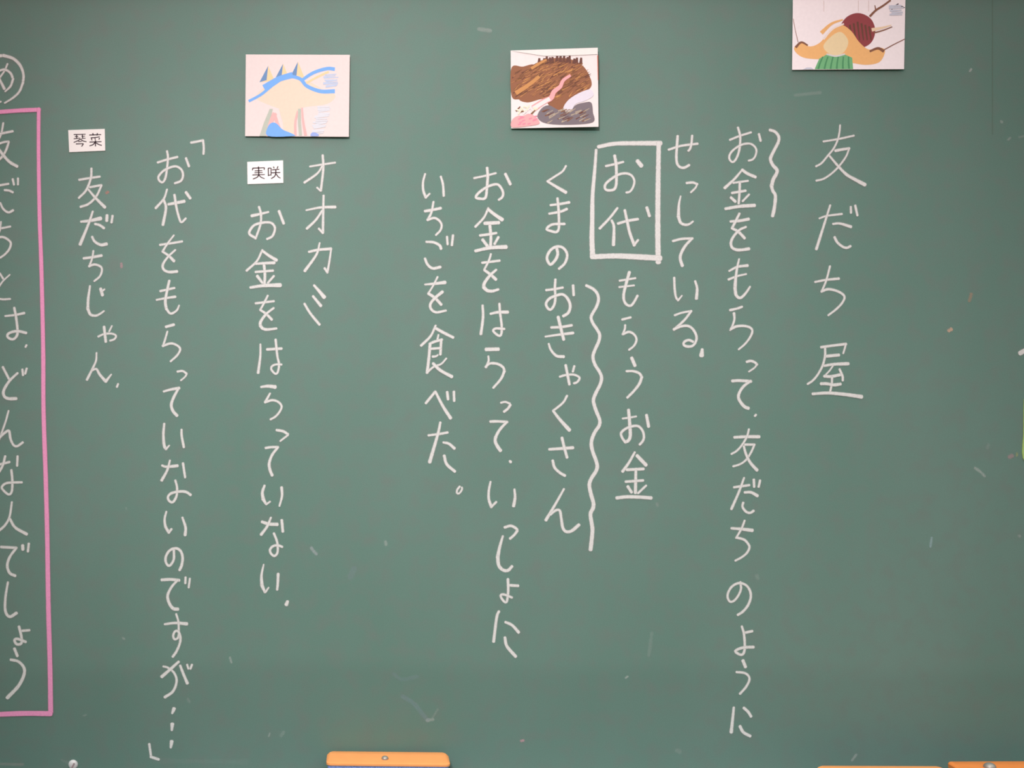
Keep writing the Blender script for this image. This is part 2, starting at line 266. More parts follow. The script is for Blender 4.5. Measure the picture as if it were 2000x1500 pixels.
# handwriting: L = column label, C = origin x y and scale of the traced area, then kind | width points ...
STROKES = """
# L = line of writing (label); C x0 y0 scale; kind glyph | width[-width] x,y x,y ... | ...
L rightmost column of writing, its four characters larger than all others
C 1560 230 10
kanji | 38 480,465 780,415 1075,350 | 34-38 805,145 795,270 760,430 680,600 560,750 440,890 335,950 | 58-48 715,645 850,620 985,600 | 34-40 985,595 920,760 790,940 640,1090 480,1195 340,1230 | 40-72 600,750 770,950 930,1110 1100,1210 1290,1310
C 1560 380 6
hiragana | 20-25 240,280 330,250 505,228 | 22-34 368,125 300,340 205,640 | 24-36 400,345 480,340 610,378 | 30-28 418,500 450,560 510,610 560,625 605,605 | 26 608,145 610,215 | 28 660,130 685,245
hiragana | 24-30 190,1025 320,1000 470,985 | 24 365,840 320,1010 265,1140 | 30-24 268,1135 340,1110 430,1125 510,1165 535,1210 500,1280 430,1350 345,1415
C 1560 630 8.827
kanji | 45 385,425 600,395 815,370 | 32 812,365 790,450 765,530 | 40-36 452,450 450,580 410,740 330,890 240,1000 150,1060 | 52 480,580 690,560 | 42-58 440,745 600,720 850,710 | 28 590,740 520,840 430,930 | 50 440,925 560,930 730,895 | 40 700,805 750,920 755,1000 | 38 570,940 565,1060 535,1200 | 52 380,1055 480,1055 600,1075 715,1060 | 45-66 235,1230 500,1215 800,1240 1080,1280
L long column of writing under the wavy mark, second from the right
C 1400 240 7.5
hiragana | 30 190,250 340,190 500,140 | 34-28 308,70 338,180 340,300 320,430 280,530 235,575 195,550 180,500 210,430 290,360 380,315 480,305 545,340 578,400 565,480 525,535 465,555 | 34 615,165 640,265
kanji | 28-44 365,695 260,820 115,955 | 44 370,690 450,745 565,795 | 30 240,880 455,850 | 36 335,880 330,1030 318,1180 | 36 220,1028 420,995 | 42 205,1095 270,1155 | 30 470,1050 375,1150 | 42-52 125,1260 330,1225 550,1210
C 1400 400 7.5
hiragana | 36-46 200,245 330,235 465,210 | 36 330,130 270,250 220,345 | 36-44 220,345 300,385 350,430 405,490 | 32-46 425,325 330,370 240,470 205,560 225,630 290,660 370,660 470,645
hiragana | 30-42 180,970 300,910 450,890 | 34-26 170,1095 300,1045 430,1015 | 26-50 325,795 295,930 275,1080 265,1220 | 50-28 265,1220 280,1320 330,1365 380,1340 440,1270 485,1200
C 1400 600 6
hiragana | 30-26 155,35 240,15 295,-5 | 30-20 200,70 205,140 185,210 155,270 | 32-22 165,255 230,225 320,220 390,240 415,280 390,350 330,430 255,495
hiragana | 30 350,640 400,630 450,650 470,675 | 20 470,670 440,710 375,755
hiragana | 34 180,865 260,860 400,870 | 30-38 395,865 310,930 260,1010 255,1070 290,1130 330,1170 370,1185
punctuation_mark | 26 458,1260 445,1275
C 1400 800 6
kanji | 32-38 205,325 340,318 495,318 | 24 375,230 350,320 290,420 230,485 170,520 | 28 330,410 440,410 | 24 440,410 400,500 340,590 270,640 190,665 | 26-38 315,430 340,520 390,620 470,710
hiragana | 28 200,910 380,885 | 24-32 318,800 260,960 170,1165 | 28-38 325,970 400,970 475,1010 | 28-30 308,1090 300,1140 340,1195 390,1210 430,1185 | 30 432,820 436,905 | 28 505,830 488,905
C 1400 1000 6
hiragana | 28-42 170,190 290,200 415,215 | 24 325,100 290,190 225,305 | 30-24 235,300 320,325 370,380 380,420 350,480 290,530 215,570
hiragana | 26-30 275,820 282,900 250,980 200,1040 155,1050 128,1010 130,950 170,880 230,840 290,835 350,865 390,930 395,1010 360,1100 300,1170 245,1205
C 1400 1220 6
hiragana | 30 325,95 415,75 | 28-34 292,20 315,100 325,200 325,290 305,345 270,350 220,320 225,300 280,275 340,265 430,262
hiragana | 38 305,420 335,495 | 28 230,555 320,565 370,600 380,650 340,730 270,810
hiragana | 28-40 198,970 185,1100 168,1260 | 34 315,975 365,1020 400,1075 | 36 270,1190 310,1260 390,1305
L short column of writing right of the boxed pair of characters
C 1290 250 6
hiragana | 26 95,255 240,210 435,185 | 30 200,95 192,210 185,340 195,420 230,460 280,465 335,435 | 26 370,90 362,180 345,245 325,268
hiragana | 28 305,645 380,640 430,660 | 22 430,655 410,700 355,755
hiragana | 18-40 235,800 215,900 210,1040 | 40-22 210,1040 235,1110 290,1135 340,1125 380,1095
hiragana | 28 145,1325 250,1300 375,1295 | 28-38 370,1295 295,1375 245,1460 230,1530 255,1615
C 1290 480 6
hiragana | 28-26 160,375 165,500 180,600 205,640 | 24-18 205,640 250,585 | 26-36 405,415 428,500 420,620
hiragana | 24 165,815 250,785 360,765 | 28 360,765 280,870 155,985 | 30 155,980 240,945 320,940 380,980 420,1060 410,1130 370,1175 310,1180 270,1160 280,1125 330,1105 380,1125
punctuation_mark | 34-58 488,1215 484,1255 480,1285
L column of writing running down below and inside the drawn box
C 1140 260 5.77
hiragana | 26 250,372 350,350 445,325 | 34-24 348,255 365,360 368,480 365,580 340,635 270,645 238,620 250,570 320,510 400,465 480,455 540,480 570,540 555,610 520,660 480,670 | 46 605,315 650,370
kanji | 26-30 380,845 290,960 180,1075 | 28-38 315,985 340,1060 335,1260 | 30 385,1020 490,990 610,970 | 30-36 462,870 490,1000 520,1130 570,1265 | 26 565,1265 612,1205 | 34 710,840 740,935
C 1190 520 6
hiragana | 24 120,170 305,140 | 22 115,245 290,225 | 36-28 235,70 195,210 168,330 175,410 210,455 255,460 295,410 330,345
hiragana | 26 150,625 250,600 | 24 185,690 180,740 155,800 | 30-24 160,795 230,770 290,800 318,860 290,930 230,980
hiragana | 40 262,1075 300,1165 | 26-32 200,1230 280,1230 350,1255 380,1300 | 34-28 380,1300 350,1380 280,1470 210,1540
C 1190 760 6
hiragana | 22 155,345 230,335 315,320 | 38 225,245 238,400 245,540 225,600 185,620 | 30-28 185,620 150,570 138,515 190,465 270,435 340,435 390,490 405,560 390,610 355,650 | 36 435,305 460,440
kanji | 26-36 298,740 230,860 155,965 | 42 325,780 430,890 | 34 205,945 400,935 | 32-38 310,960 305,1215 | 30 190,1085 395,1070 | 34 215,1140 260,1210 | 26 430,1130 335,1220 | 40 85,1275 200,1262 350,1265 490,1275
L column of writing left of the long wavy line
C 1045 310 6
hiragana | 24 362,85 320,150 230,210 145,265 | 28-40 145,265 250,330 360,395
hiragana | 26-32 180,545 300,530 400,512 | 26-32 165,645 300,620 372,590 | 30 262,465 275,600 280,760 275,830 245,860 185,848 135,828 165,790 220,768 345,765
hiragana | 34-30 255,1055 265,1120 235,1190 178,1240 140,1175 155,1110 200,1055 260,1030 320,1040 365,1090 375,1150 345,1230 280,1290
C 1045 540 6
hiragana | 28 130,160 230,148 325,130 | 28-34 238,35 232,140 238,240 225,330 180,390 140,360 130,310 175,255 260,220 320,210 370,245 405,310 410,370 385,430 330,465 | 30 445,105 452,220
hiragana | 30 190,598 310,592 430,572 | 22-34 120,705 260,685 445,662 | 36 270,475 300,600 335,740 | 24-36 160,790 185,860 250,930 335,940
hiragana | 26 290,1175 360,1155 450,1150 510,1175 520,1200 490,1240 455,1252 | 32 358,1040 380,1150 402,1265 | 26 460,1050 442,1115
C 1045 760 5
hiragana | 22 312,65 270,135 175,212 | 24-38 178,215 240,295 335,400
hiragana | 25-31 138,588 260,580 370,572 | 28 262,475 285,570 312,668 | 27 172,698 190,765 240,815 292,845
hiragana | 20-30 282,975 200,1120 105,1280 | 24-32 150,1225 200,1185 240,1185 255,1260 270,1350 300,1390 355,1385 428,1325
L long column of writing under the brown picture card
C 915 320 6
hiragana | 24 65,168 200,140 320,110 | 32-28 218,48 225,150 215,290 205,380 180,410 130,408 85,395 120,340 220,270 330,240 380,280 405,340 395,390 355,422 | 34 432,120 490,240
kanji | 24-28 232,520 180,630 80,738 | 34-44 232,535 300,590 395,655 | 40 190,698 355,690 | 34 250,725 262,850 258,955 | 30 135,840 230,828 325,812 | 36 165,890 225,970 | 30 350,860 305,940 | 34-48 80,1022 250,985 440,975
hiragana | 28 160,1160 260,1148 365,1135 | 24 262,1058 240,1130 185,1240 | 30-38 185,1245 260,1300 320,1355 | 26-42 325,1242 250,1310 185,1400 180,1450 | 42-28 180,1450 220,1485 280,1492 350,1472
C 915 560 6
hiragana | 28-34 165,220 170,360 145,555 | 28-38 258,318 340,300 460,298 | 28 362,200 370,310 388,450 385,550 355,575 290,520 320,490 420,495
hiragana | 42 205,735 350,732 | 22-28 232,815 235,870 205,945 | 28-32 200,940 250,900 340,905 405,945 420,990 | 32-26 420,990 380,1080 290,1185
hiragana | 24 380,1360 430,1350 485,1370 | 32-28 490,1385 460,1430 415,1465
C 925 770 6
hiragana | 30 195,320 280,318 395,325 | 28-42 390,325 310,410 260,500 255,560 285,620 315,660
punctuation_mark | 32 425,785 436,795
hiragana | 24-36 198,1025 178,1130 178,1230 208,1320 | 26 208,1320 265,1262 | 26-38 478,1115 485,1210 468,1310
C 930 1000 5
hiragana | 26 278,150 340,135 395,165 400,185 | 26 400,185 370,225 330,260
hiragana | 20-36 260,235 230,340 210,440 | 36-28 210,440 220,520 260,565 310,570 350,530
hiragana | 26 315,715 410,720 | 26-22 310,655 312,780 295,880 260,860 238,815 270,805 350,835
hiragana | 26-30 222,970 200,1030 170,1265 | 26-30 285,1075 350,1105 415,1175 | 28-32 280,1225 300,1310 385,1410
L column of writing in the middle, ending in a small ring
C 805 325 6
hiragana | 22-32 152,88 128,180 130,280 160,365 | 26-20 160,365 205,320 | 25-30 335,120 360,210 370,345
hiragana | 32 150,525 240,510 335,490 | 24-28 250,415 225,540 180,630 | 28-24 180,628 260,605 320,640 345,690 330,750 278,805
hiragana | 26-34 165,885 250,890 320,925 338,965 | 28-34 150,1080 180,1150 240,1195 330,1180 | 26 408,825 415,915 | 28 478,808 465,925
C 805 530 6
hiragana | 20-42 150,155 260,145 385,130 | 22 298,65 250,160 190,258 | 34 190,260 270,315 340,390 | 36-26 355,240 270,310 215,380 220,440 280,480 395,460
kanji | 24-32 275,635 215,760 105,870 | 34 280,670 370,720 480,775 | 22 308,745 295,800 | 30 205,850 260,825 350,800 | 34 210,850 195,1020 175,1190 | 30 340,800 335,890 330,975 | 28 215,908 330,900 | 28-20 240,1000 280,995 300,980 | 26-20 175,1185 250,1120 340,1085 400,1020 | 34-38 245,1080 330,1160 465,1235
C 815 740 6
hiragana | 30 100,285 210,150 | 28-40 212,150 300,320 390,460 | 32 350,155 360,240 | 30 428,150 432,258
hiragana | 26-30 130,662 260,645 355,628 | 28-42 270,510 240,650 145,975 | 26-36 305,745 370,760 435,815 | 34 315,900 345,1000 440,1085
punctuation_mark | 24-22 498,1260 468,1300 465,1338 490,1342 522,1300 522,1272
L short column of four characters under the blue picture card
C 570 290 7.5
katakana | 28 265,265 450,235 635,208 | 34 452,100 460,300 425,620 | 28 420,620 370,575 | 26-36 445,260 370,370 185,500
katakana | 24-44 210,905 420,865 635,858 | 32-36 465,690 460,900 455,1235 | 32 455,1240 395,1175 | 30-38 445,910 350,1050 220,1175
C 570 460 7.5
katakana | 34-42 250,240 390,210 575,195 | 26-32 575,200 550,380 520,545 | 36 515,530 480,480 | 26-44 408,110 360,280 190,520
katakana | 34-56 325,730 400,815 475,905 | 36-46 310,890 425,1030 | 34-38 185,1000 270,1140 405,1305
L column of writing below the printed tag with the left card above
C 470 395 6
hiragana | 36-24 130,160 220,140 325,115 | 28-24 215,55 238,140 232,260 175,428 | 30-26 175,420 110,380 105,340 160,270 260,240 350,240 395,280 400,330 370,400 310,432 | 32 450,105 505,250
kanji | 22-28 255,560 190,690 70,802 | 28-38 255,570 330,625 420,680 | 26-36 180,722 280,715 395,710 | 32 275,740 285,850 280,960 | 28 175,818 380,802 | 34-28 195,865 255,945 | 26 390,865 320,945 | 30-48 115,1000 270,978 465,972
hiragana | 26 175,1185 390,1160 | 24 318,1095 270,1190 230,1260 | 26-32 230,1262 300,1310 365,1375 | 24-36 388,1240 300,1310 235,1400 232,1450 | 36-26 232,1450 260,1480 310,1492 420,1480
C 480 640 6
hiragana | 22-32 172,195 170,340 145,530 | 30 250,255 420,245 | 28-24 350,140 370,330 390,430 375,520 345,540 300,490 310,450 360,430 420,432
hiragana | 26-46 180,695 260,685 345,695 | 22-30 285,770 230,870 | 28-24 225,875 310,850 380,870 420,920 400,980 350,1040 290,1075
hiragana | 30 362,1200 440,1215 495,1250 | 22 495,1258 405,1328
C 480 840 6
hiragana | 28 232,210 300,200 380,200 | 28-36 375,205 310,290 275,390 285,470 310,530
hiragana | 26-42 220,650 195,730 205,810 | 42-24 205,810 240,870 | 22 240,870 285,838 | 34-22 420,672 425,770 395,890
C 480 990 6
hiragana | 34-40 190,175 270,200 370,205 | 24-34 295,125 250,230 180,325 | 32 422,155 435,290 | 28 330,310 365,400 375,470 370,540 335,575 295,545 285,500 320,460 375,450 428,468
hiragana | 18-40 210,675 185,800 190,920 | 40-28 190,920 225,1000 | 24-18 230,1000 268,945 | 34-28 380,785 375,900 368,970
punctuation_mark | 36-44 490,1108 475,1145
L longest column of writing, opening and closing with corner quotation marks
C 290 260 6
quotation_mark | 28 500,112 570,100 640,85 | 26 640,85 648,170 645,245
hiragana | 26 108,345 220,310 340,280 | 26 218,212 228,300 205,500 170,575 130,560 118,510 180,440 280,395 340,395 390,435 405,500 380,560 310,588 | 28 440,295 475,390
kanji | 22-30 218,660 180,770 85,880 | 28-34 180,785 205,880 170,1075 | 30-38 235,835 420,800 | 30-24 305,725 330,880 365,1010 390,1045 438,1000 | 34 440,695 490,765
C 290 450 6
hiragana | 26 135,170 260,152 395,130 | 20-26 298,58 220,160 165,250 | 26-34 168,250 240,300 300,360 | 22-34 315,230 230,310 170,400 180,460 240,488 335,482
hiragana | 26 138,712 305,675 | 22-30 95,815 200,795 315,778 | 28-34 245,590 220,700 198,830 210,920 | 32-20 210,920 260,975 330,940 360,880
hiragana | 32 205,1130 298,1105 | 22-26 222,1185 195,1280 170,1355 | 28-24 168,1355 260,1325 330,1345 372,1390 340,1460 260,1535
C 290 640 6
hiragana | 26 340,515 400,508 448,540 | 20 448,548 425,580 380,618
hiragana | 24-34 178,748 260,725 360,708 | 28-38 350,715 290,830 268,910 290,980 335,1030
hiragana | 26-36 185,1125 175,1250 185,1380 208,1420 | 24-18 208,1420 245,1380 | 26-30 388,1195 390,1270 415,1400
C 300 870 6
hiragana | 26-36 100,235 150,250 280,238 | 22-34 192,175 160,290 95,410 | 30-26 345,210 370,375 | 26-32 255,410 275,490 270,590 225,665 180,645 170,600 210,560 300,540 380,545 435,580
hiragana | 22-36 150,775 130,860 140,950 180,1020 | 28 180,1020 210,980 | 26-36 338,845 375,960 370,1050
C 300 1050 6
hiragana | 28-32 238,145 235,260 185,330 145,290 145,220 190,150 260,125 315,155 340,230 330,320 305,380
hiragana | 34 95,495 200,490 300,500 | 26-40 280,500 210,580 165,680 185,770 230,830 285,838 | 26 375,465 372,535 | 24 425,480 412,585
hiragana | 24-40 130,1015 250,1000 390,1010 | 24-30 265,895 290,980 295,1080 295,1140 280,1180 245,1190 230,1150 250,1100 285,1095 312,1150 310,1230 270,1330 225,1395
C 280 1200 5
hiragana | 20-28 195,508 240,520 300,570 325,650 290,750 210,808 | 26-32 345,462 270,530 180,608 | 24-30 360,500 395,590 430,672 | 20 428,490 440,530 | 22 475,490 460,530
ellipsis_dot | 38-22 300,920 282,965
ellipsis_dot | 38-22 283,1070 278,1130
ellipsis_dot | 38-22 277,1240 268,1300
quotation_mark | 24 58,1265 75,1385 | 26 72,1390 150,1415
L short column of writing below the printed tag near the pink frame
C 140 320 6
kanji | 26 88,188 210,168 330,150 | 26 232,55 225,170 170,310 85,400 | 26 215,275 350,250 | 24-28 350,255 290,380 200,470 105,505 | 22-38 195,300 280,400 390,510
hiragana | 26-46 110,678 210,668 340,640 | 24-38 248,558 200,700 100,945 | 28-30 275,705 330,720 380,755 | 26-38 240,855 270,910 340,950 410,940 | 36 415,605 412,668 | 28 480,610 468,688
hiragana | 28-34 140,1108 240,1095 350,1075 | 22 255,1020 240,1110 205,1205 | 28-22 205,1200 270,1180 340,1205 355,1250 330,1320 265,1375
C 140 520 6
hiragana | 24-36 215,232 195,380 190,500 | 36-20 190,500 220,565 280,580 330,560 380,525 | 36 340,265 362,340 | 20 385,270 350,300
hiragana | 24 312,825 380,795 470,790 520,815 500,855 450,872 | 32 380,710 400,885 | 20 472,700 440,765
hiragana | 20-30 292,1015 285,1110 240,1210 180,1330 | 24-36 240,1220 290,1205 330,1270 400,1350 | 36-18 400,1350 465,1268
punctuation_mark | 24 545,1380 530,1415
L ring with a character inside at the left edge above the pink frame
C 0 80 5.77
drawn_ring | 30-36 -300,620 -330,440 -280,280 -160,190 40,165 | 36-28 40,165 150,200 230,280 265,380 260,470 | 28-20 260,470 220,570 150,640 55,700 | 20 -200,690 -80,715 12,685
hiragana | 22 85,260 50,340 -5,420 -60,520 | 26-28 -60,380 0,335 60,325 120,365 148,430 | 28-20 148,430 120,510 60,570 | 24-32 -20,400 10,460 50,540
L column of writing inside the pink frame at the left edge
C 0 80 5.77
kanji | 22 38,925 10,1060 -60,1180 -140,1270 | 26 -100,1075 0,1048 145,1018 | 24 -30,1165 50,1140 100,1135 | 24-28 100,1140 70,1230 20,1310 -90,1410 | 30-34 -50,1170 40,1290 110,1365 195,1415
C 0 320 6
hiragana | 26 -80,265 100,235 | 28 -20,130 -60,300 -110,440 | 26 55,308 110,315 152,335 | 24-28 5,460 40,530 100,570 155,545 | 26 150,180 165,245 | 24 212,170 212,245
hiragana | 24 -80,770 20,755 122,735 | 20 12,680 0,780 -40,870 | 28-24 -40,870 30,858 90,885 128,930 110,1000 60,1060 5,1100
hiragana | 24 0,1285 40,1350 | 18-24 115,1300 40,1370 -10,1440 -60,1520 -30,1570 30,1588 120,1584
C 0 520 5.357
hiragana | 26 -60,450 -75,720 | 20-27 55,522 160,510 255,490 | 26-28 150,435 170,540 185,690 165,745 130,765 85,745 80,715 120,690 190,680 275,698
punctuation_mark | 22 278,825 268,845
hiragana | 26 30,1055 95,1180 | 24-34 185,1118 100,1200 40,1300 45,1360 90,1385 170,1385 | 24 235,1080 242,1140 | 24 280,1070 265,1125
C 0 780 5.357
hiragana | 20 90,120 60,230 0,400 -30,470 | 28-24 0,395 50,350 95,330 110,410 140,475 180,490 240,450
hiragana | 26 -60,690 0,680 100,655 | 26 55,595 30,690 -20,780 | 24 185,595 180,695 | 26-24 120,740 130,850 125,960 95,995 50,965 20,920 60,880 130,870 230,868
kanji | 22-26 125,1075 100,1230 50,1320 -30,1390 | 26-34 105,1250 160,1340 280,1410
C 0 1040 4.167
hiragana | 22 10,118 135,125 | 20-24 130,130 80,200 60,270 80,330 125,352 | 26 185,105 187,138 | 20 235,90 228,155
hiragana | 18-26 65,405 45,530 45,640 80,685 135,655
hiragana | 20 180,800 240,795 | 22 155,765 175,850 175,900 140,910 118,880 140,865 210,890
hiragana | 24 118,945 142,1005 | 22-30 88,1035 150,1050 195,1100 195,1160 150,1250 60,1345
L
C 1400 240 7.5
wavy_line@short wavy line beside the second column | 40-54 775,105 850,130 905,200 900,280 850,380 800,480 785,540 820,620 880,690 870,750 825,830 800,930 | 46-50 800,930 820,1000 855,1060 850,1180 835,1280 815,1365
C 1130 540 5.357
wavy_line@long wavy line drawn between two columns | 30-42 80,95 150,130 195,180 208,245 185,320 150,380 130,430 150,490 190,550 220,610 210,680 170,770 150,840 170,920 220,1000 240,1060 225,1130 180,1220 155,1290 165,1350 185,1410 220,1500 215,1560 175,1620 143,1690 133,1760 150,1840 180,1920 195,1985 180,2040 135,2110 112,2180 130,2280 155,2370 150,2425 124,2485 138,2590 145,2650 138,2740 125,2858
C 1140 260 5.77
drawn_box@hand-drawn white rectangle around two characters | 40-55 165,155 350,120 600,115 865,115 | 50-62 845,110 840,400 835,800 835,1200 840,1455 | 30-60 140,190 125,400 100,700 95,1000 92,1200 100,1380 | 55-64 90,1395 350,1385 600,1395 860,1410
C 1980 670 1
chalk_stroke@white stroke cut by the right edge of the photo | 9 12,20 24,13
"""

def build_writing():
    cur = None; crop = None; label = None; cpx = None
    for line in STROKES.strip().split('\n'):
        if line.startswith('#') or not line.strip(): continue
        if line[0] == 'L':
            label = line[1:].strip(); cur = None; continue
        if line[:2] == 'C ':
            crop = [float(v) for v in line.split()[1:]]; continue
        head, *segs = line.split('|')
        head = head.strip(); kind, _, plab = head.partition('@')
        x0, y0, s = crop; st = []
        for g in segs:
            f = g.split(); ww = f[0].split('-'); a = float(ww[0])/s; b = float(ww[-1])/s
            st.append((a, b, [(x0+float(q.split(',')[0])/s, y0+float(q.split(',')[1])/s) for q in f[1:]]))
        if label:
            if cur is None:
                cpx = st[0][2][0]
                p = P(*cpx)
                cur = empty('text_column', (p.x, 0, p.z-BZ), board); cur['label'] = label
            chalk_mesh(kind, st, M['white'], cur, cpx)
        else:
            o = chalk_mesh(kind, st, M['white'], board, BPX); o['label'] = plab
build_writing()
# pink chalk frame at the left edge
pk = [(7.5, 8.0, [(-40, 221.5), (0, 218.8), (40, 216), (77, 214.5)]),
      (7.0, 9.4, [(76, 213), (75.6, 255), (75.8, 320), (77.5, 420), (81, 520), (83.5, 620), (84.8, 700), (85.3, 800), (89.5, 930), (92.4, 1040), (94.8, 1184), (98.0, 1304), (99.3, 1391)]),
      (9.0, 10, [(-40, 1396), (0, 1394.8), (50, 1393), (99, 1393.5)])]
o = chalk_mesh('drawn_frame', pk, M['pink'], board, BPX, y0=-0.0009, step=12.0, jit=0.03)
o['label'] = 'pink chalk frame line at the left edge'
# leftover specks and smears of chalk (px points, width, strength, colour)
W_ = (214, 220, 216); O_ = (226, 170, 140); K_ = (226, 176, 186); B_ = (170, 186, 206)
smears = [([(935, 57), (958, 60)], 7, .28, W_), ([(1552, 131), (1580, 134)], 4, .22, W_), ([(1553, 186), (1602, 181)], 6, .16, W_),
    ([(1894, 139), (1897, 135)], 4, .55, W_), ([(1955, 237), (1957, 239)], 5, .3, W_), ([(1969, 273), (1973, 269)], 4, .3, W_), ([(1990, 268), (1999, 266)], 4, .18, W_),
    ([(1897, 574), (1893, 588)], 6, .33, O_), ([(1853, 646), (1858, 643)], 6.5, .72, (236, 196, 172)), ([(1971, 893), (1977, 890)], 7, .38, K_), ([(1986, 885), (1986, 890)], 3.5, .4, (206, 206, 130)),
    ([(1904, 914), (1914, 921), (1923, 930)], 5, .42, W_), ([(1928, 875), (1931, 868)], 6, .12, W_),
    ([(1819.5, 1050), (1817, 1068)], 3.6, .5, (190, 214, 222)), ([(1672, 1474), (1664, 1485)], 4.5, .38, W_), ([(1990, 1046), (1992, 1048)], 5, .25, W_),
    ([(608, 1070), (613, 1077), (618, 1082)], 6, .38, (214, 218, 224)), ([(753, 1058), (754, 1064)], 6, .3, W_), ([(692, 1110), (684, 1128)], 11, .12, B_),
    ([(769, 1316), (785, 1327), (815, 1321)], 7, .12, B_), ([(786, 1360), (808, 1374), (828, 1398), (836, 1407)], 8, .18, B_), ([(834, 1407), (846, 1405)], 6, .3, W_), ([(846, 1400), (855, 1385)], 4, .12, W_),
    ([(1018, 1447), (1022, 1446)], 5.5, .6, K_), ([(1222, 1324), (1226, 1321)], 3, .5, W_), ([(1273, 1236), (1267, 1280)], 6, .12, W_), ([(1322, 1466), (1328, 1468)], 9, .12, W_),
    ([(240, 1246), (243, 1248)], 3.5, .3, W_), ([(525, 1438), (527, 1432)], 3, .3, W_), ([(549, 1437), (554, 1430)], 7, .16, W_), ([(449, 1284), (452, 1294)], 3.4, .42, W_), ([(367, 1365), (370, 1371)], 5, .14, W_),
    ([(208, 377), (211, 375)], 5, .5, (232, 150, 140)), ([(237, 515), (237.5, 522)], 5, .5, K_), ([(229, 752), (229, 756)], 4, .22, W_), ([(1478, 1124), (1480, 1130)], 8, .12, W_), ([(1283, 983), (1284, 988)], 5, .14, W_),
    ([(-10, 1492), (45, 1493)], 5, .20, (220, 200, 196)), ([(120, 1484), (134, 1490)], 5, .10, W_), ([(163, 1398), (168, 1396)], 3, .2, W_), ([(246, 992), (247, 994)], 4, .12, W_), ([(300, 1486), (480, 1488)], 10, .04, W_)]
mats = {}
for pts, wd, al, rgb in smears:
    k = (round(al, 2), rgb)
    if k not in mats: mats[k] = chalk('chalk_smear', rgb, al*0.8, 0.4)
    chalk_mesh('chalk_smear', [(wd, wd, pts)], mats[k], board, BPX, y0=-0.00025, soft=2.2, jit=0.2)

# ------------------------------------------------------------------ picture cards and printed tags
def paint(bm, pts, mi, y, org, closed_smooth=True):
    """one flat patch of paint on a card: px outline -> filled polygon"""
    v = [Vector(p) for p in pts]
    if closed_smooth:
        n = len(v); out = []
        for i in range(n):
            p0, p1, p2, p3 = v[i-1], v[i], v[(i+1) % n], v[(i+2) % n]
            for k in range(6):
                t = k/6; t2 = t*t; t3 = t2*t
                out.append(0.5*((2*p1)+(p2-p0)*t+(2*p0-5*p1+4*p2-p3)*t2+(3*p1-p0-3*p2+p3)*t3))
        v = out
    f = bm.faces.new([bm.verts.new(((p.x-org[0])*S, y, -(p.y-org[1])*S)) for p in v])
    f.material_index = mi
    if f.normal.y > 0 or (f.normal_update() or f.normal.y > 0): f.normal_flip()
    bmesh.ops.triangulate(bm, faces=[f])
def brush(bm, pts, w0, w1, mi, y, org):
    c = catmull([Vector(p) for p in pts], 2.0); n = len(c); L, R = [], []
    for i, p in enumerate(c):
        t = (c[min(n-1, i+1)]-c[max(0, i-1)]).normalized(); nn = Vector((-t.y, t.x)); h = 0.5*(w0+(w1-w0)*i/(n-1))
        L.append(p+nn*h); R.append(p-nn*h)
    for i in range(n-1):
        f = bm.faces.new([bm.verts.new(((q.x-org[0])*S, y, -(q.y-org[1])*S)) for q in (L[i], R[i], R[i+1], L[i+1])])
        f.material_index = mi; f.normal_update()
        if f.normal.y > 0: f.normal_flip()
def card(corners, thick, stand, turn, colours, art, label):
    """paper card: corners TL TR BR BL in px, held off the board by a small magnet on its back"""
    org = (sum(c[0] for c in corners)/4, sum(c[1] for c in corners)/4)
    p = P(*org)
    root = empty('picture_card', (p.x, -stand, p.z)); root.rotation_euler = (0, 0, turn)
    bm = bmesh.new()
    lo = [bm.verts.new(((x-org[0])*S, 0, -(y-org[1])*S)) for x, y in corners]
    hi = [bm.verts.new(((x-org[0])*S, -thick, -(y-org[1])*S)) for x, y in corners]
    bm.faces.new(hi); bm.faces.new(list(reversed(lo)))
    for i in range(4): bm.faces.new((lo[i], lo[(i+1) % 4], hi[(i+1) % 4], hi[i]))
    bmesh.ops.recalc_face_normals(bm, faces=bm.faces)
    layer = [0]
    def y(s=1.0):
        layer[0] += s; return -thick-0.00001*layer[0]-0.00002
    art(lambda pts, c, sm=True: paint(bm, pts, c, y(), org, sm), lambda pts, a, b, c: brush(bm, pts, a, b, c, y(0.1 if a < 2.5 else 1.0), org))
    from_bm('printed_card', bm, [flat('card_ink', c, 0.55, 0.02, 220) for c in colours], root)
    mb = bmesh.new(); d = stand-0.0006
    box(mb, -0.008, 0.008, 0.0, d, -0.03, 0.03)
    from_bm('backing_magnet', mb, flat('magnet_rubber', (70, 66, 64), 0.8), root)
    tag(root, label, 'picture card', 'picture cards on the chalkboard')
    return root
random.seed(3)
def hatch(br, x0, x1, y0, y1, n, w, c, dx=0, jitter=3):
    for i in range(n):
        yy = y0+(y1-y0)*i/max(1, n-1)+random.uniform(-1, 1); k = dx*(i/max(1, n-1))
        br([(x0+k+random.uniform(-jitter, jitter), yy), (x1+k+random.uniform(-jitter, jitter), yy-random.uniform(0, 3))], w, w*0.7, c)
